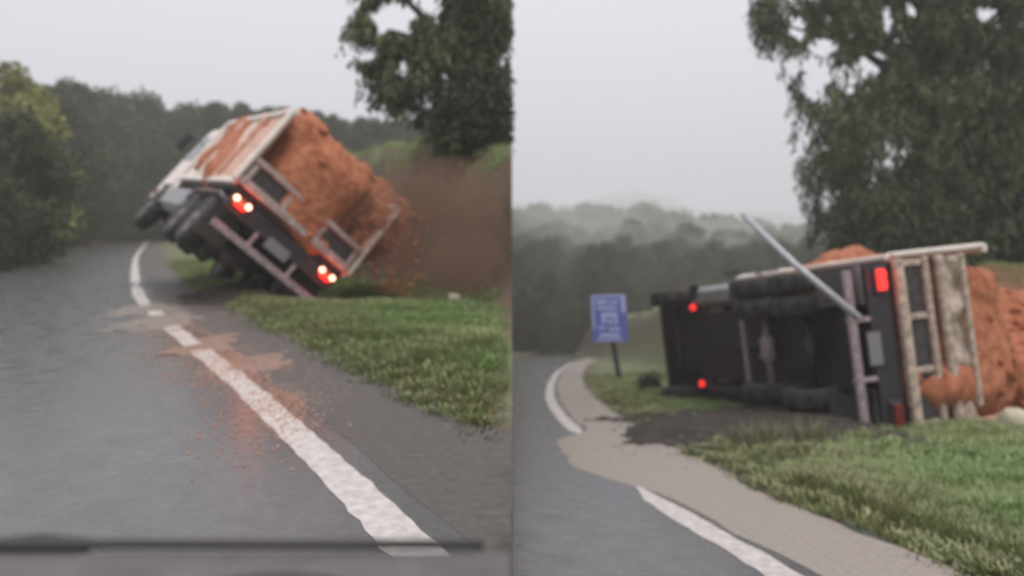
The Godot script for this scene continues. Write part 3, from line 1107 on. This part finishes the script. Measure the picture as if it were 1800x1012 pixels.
func trucks() -> void:
	var b: Basis = tilt.climb * Basis.from_euler(Vector3(deg_to_rad(3.57), deg_to_rad(32.73), deg_to_rad(-40.38)))
	var p := at("climb", -4.522, 13.266, .274)
	tipper("white dump truck tipping onto its right wheels with tail lamps lit, spilling soil", p, b, false)
	var load_ := tag(obj("soil_load", lump(Vector3(.03, 2.2, -2.2), Vector3(1.18, 1.06, 2.15), .46, 13, 4, .45, 60, 110), M.soil), "orange soil heaped in the tipping truck and sliding over its low tailgate", "soil load")
	load_.transform = Transform3D(b, p)
	var slide := tag(obj("soil_slide", lump(Vector3(1.3, 2.5, -1.4), Vector3(.62, .66, 1.4), .5, 18, 40, .8, 44, 70), M.soil), "orange soil pouring over the low right wall of the tipping truck", "soil")
	slide.transform = Transform3D(b, p)
	# brown dust thrown up by the falling soil
	for q in [[-1.9, 14.5, 1.35, 2.6, 1.9, 2.2, .30], [-.86, 13.9, 1.1, 1.66, 2.1, 2.6, .21], [-1.5, 14.8, 1.9, 2.4, 1.5, 2.4, .17], [-.95, 14.4, 1.9, 1.8, 1.4, 2.4, .16], [-.75, 13.2, .7, 1.4, 1.2, 2.0, .22], [-1.3, 13.6, .7, 1.9, .9, 1.8, .2]]:
		var f := FogVolume.new()
		f.name = numbered("dust_cloud")
		f.shape = RenderingServer.FOG_VOLUME_SHAPE_ELLIPSOID
		f.size = Vector3(q[3], q[4], q[5])
		var fm := FogMaterial.new()
		fm.density = q[6]
		fm.albedo = lin(.40, .25, .165)
		f.material = fm
		add_child(f)
		f.position = at("climb", q[0], q[1], q[2])
		f.set_meta("kind", "stuff")
		tag(f, "brown dust thrown up beside the tipping truck by its falling soil", "dust")
	var b2: Basis = tilt.descend * Basis.from_euler(Vector3(deg_to_rad(.68), deg_to_rad(10.42), deg_to_rad(-83.39)))
	var p2 := at("descend", 4.241, 10.987, 1.1)
	tipper("overturned dump truck lying on its right side with its dark underside showing", p2, b2, true)
	var load2 := tag(obj("soil_load", lump(Vector3(.03, 2.3, -2.1), Vector3(1.2, 1.08, 2.1), .46, 14, 90, .45, 50, 90), M.soil), "orange red soil sliding sideways out of the overturned truck body", "soil load")
	load2.transform = Transform3D(b2, p2)
	var heap := tag(obj("soil_heap", lump(at("descend", 8.6, 13.2, .7), Vector3(1.6, 1.25, 1.6), .6, 14, 140, .9, 50, 80), M.soil), "orange red soil heap poured on the grass past the overturned truck", "soil heap")
	heap.name = "soil_heap"
	tag(obj("soil_heap", lump(at("descend", 8.0, 18.6, 1.0), Vector3(1.5, 2.45, 1.3), .5, 14, 220, .9, 40, 60), M.soil), "reddish earth heap showing above the overturned truck's upper edge", "soil heap")
	for o in [load_, slide, load2, heap]:
		loose(o, 1500)


func roadside() -> void:
	make_grass("climb", 17000, "green roadside grass beside the climbing road")
	make_grass("descend", 26000, "green roadside grass beside the descending road")
	road_sign()
	var pole := tube(mb(false), [at("descend", 4.70, 10.7, 1.61), at("descend", 4.03, 11.2, 2.39), at("descend", 3.48, 11.8, 3.21)], [.055, .05, .045], 12)
	tag(obj("metal_pole", pole, M.steel), "long pale metal pole sticking up slantwise from the overturned truck", "pole")
	# churned wet soil where the truck left the road, its colour darkened for the shade there, soil spilled on the road and clods in the air and on the grass
	tag(soil_patch("shaded_churned_soil", "descend", Vector2(3.4, 11.5), Vector2(2.2, 2.5), .17, M.shaded_wet_soil, 3), "churned wet soil with painted shadow pushed up along the overturned truck's lower wheels", "soil")  # real mud, but its near-black tone also paints the truck's shadow
	tag(soil_patch("shaded_churned_soil", "climb", Vector2(-5.1, 15.2), Vector2(1.1, 2.2), .2, M.shaded_wet_soil, 8), "churned wet soil with painted shadow under the tipping truck's raised wheels", "soil")  # soil coloured dark for the shadow under the leaning truck
	for q in [[-4.75, 11.0, .6, 1.1, 14.0], [-5.75, 12.8, .65, 1.3, 21.0]]:
		tag(soil_patch("mud_wash", "climb", Vector2(q[0], q[1]), Vector2(q[2], q[3]), .012, M.wash, q[4]), "pale brown mud washed over the edge line short of the tipping truck" if q[4] == 14.0 else "pale brown mud washed over the edge line right beside the tipping truck", "mud")
	for q in [[-3.3, 9.0, .36, 1.0, 5.0], [-2.42, 7.6, .30, .8, 9.0]]:
		tag(soil_patch("soil_smear", "climb", Vector2(q[0], q[1]), Vector2(q[2], q[3]), .012, M.smear, q[4]), "farther patch of dull orange soil on the shoulder beside the white edge line" if q[4] == 5.0 else "nearer patch of dull orange soil on the shoulder beside the white edge line", "soil")
	crumbs("spilled_soil", "climb", [[-3.2, 8.6, 1.0, 1.6], [-2.6, 7.6, .6, 1.2], [-4.5, 11.0, .9, 1.6], [-1.7, 5.9, .5, 1.2]], 15000, .0065, M.pale_soil, "orange soil crumbs spilled across the white edge line and shoulder", 0.0)
	crumbs("soil_crumbs", "descend", [[3.0, 10.2, 1.3, 1.0], [2.0, 9.8, .8, 1.2], [4.6, 10.2, .8, .5]], 3000, .011, M.shaded_wet_soil, "dark soil crumbs scattered between the road and the overturned truck", 0.0)
	crumbs("falling_clods", "climb", [[-2.0, 14.3, .7, .9], [-2.5, 14.9, .7, .8]], 1500, .02, M.soil, "orange soil clods tumbling from the tipping truck's right side", 1.0)
	var rk := tag(obj("rock", lump(at("descend", 6.95, 11.0, .22), Vector3(.2, .17, .18), .06, 60, 3, .9, 12, 18), M.rock), "pale yellowish rock in the grass below the poured soil heap", "rock")
	rk.name = "rock"
	tag(obj("rock", lump(at("climb", -.97, 13.2, ground("climb", -.97, 13.2) + .06), Vector3(.11, .1, .1), .04, 60, 33, .9, 12, 18), M.rock), "small pale stone at the foot of the brown bank", "rock")
	for q in [[3.05, 9.4], [3.55, 9.5], [2.75, 9.2]]:
		var root := thing("grass_clump", ["tall yellowish grass clump in front of the overturned truck, middle of three", "tall yellowish grass clump in front of the overturned truck, rightmost of three", "tall yellowish grass clump in front of the overturned truck, leftmost of three"][[3.05, 3.55, 2.75].find(q[0])], "grass clump", at("descend", q[0], q[1], ground("descend", q[0], q[1])))
		var m := MultiMesh.new()
		var o := obj("blades", grass_tuft(90, .42, .2), null, root)
		var mt := grain(.20, .19, .10, .3, .7, 4.0, 61)
		o.material_override = mt
		m = null
	shrub("bush", "small dark bush on the grass between the road sign and the overturned truck", at("descend", 3.45, 20.0, -.05), Vector3(.3, .5, .3), 500, Color(.035, .04, .025), 99.0, .12)
	# low concrete barrier at the outer edge of the climbing road
	var bt := mb()
	for k in 6:
		var d := 22.0 + k * 2.05
		var x := curve_x("climb", d) - 4.6
		var x2 := curve_x("climb", d + 2.0) - 4.6
		var a := at("climb", x, d, .16)
		var e := at("climb", x2, d + 2.0, .16)
		box(bt, (a + e) / 2, Vector3(.22, .5, (e - a).length()), .03, Basis.looking_at(e - a))
	tag(obj("concrete_barrier", bt, M.concrete), "low grey concrete barrier along the outer edge of the climbing road", "barrier")
	dashboard()


func dashboard() -> void:
	# the top of the dashboard of the car that follows the tipping truck
	var t := thing("car_dashboard", "grey car dashboard top with a dark seal along the windscreen foot", "dashboard", Vector3(-.30, .722, -.78))
	var top := PackedVector2Array([Vector2(-.045, .0), Vector2(-.045, .302), Vector2(0, .306), Vector2(.16, .292), Vector2(.2, .26), Vector2(.22, 0)])
	obj("pad", prism(mb(), top, -.35, .2985), M.vinyl, t)
	obj("seal", tube(mb(false), [Vector3(-.35, .307, -.05), Vector3(-.1, .309, -.052), Vector3(.27, .309, -.05)], [.0055, .0055, .0055], 10), M.seal, t)
	var vent := mb(false)
	var pts := []
	var rad := []
	for k in 25:
		var a := PI * k / 24
		pts.append(Vector3(.085 - cos(a) * .06, .300 + sin(a) * .004, .045 - sin(a) * .016))
		rad.append(.004)
	obj("vent_rim", tube(vent, pts, rad, 6), M.seal, t)
	var w := thing("wiper_blade", "black wiper blade end lying at the left foot of the windscreen", "wiper", Vector3(-.54, 1.022, -.86))
	obj("arm", tube(mb(false), [Vector3(-.1, -.008, 0), Vector3(.03, .006, 0), Vector3(.085, .002, 0)], [.007, .006, .004], 8), M.seal, w)
	obj("rubber", box(mb(), Vector3(-.01, -.009, .0), Vector3(.18, .008, .006), .002), M.seal, w)
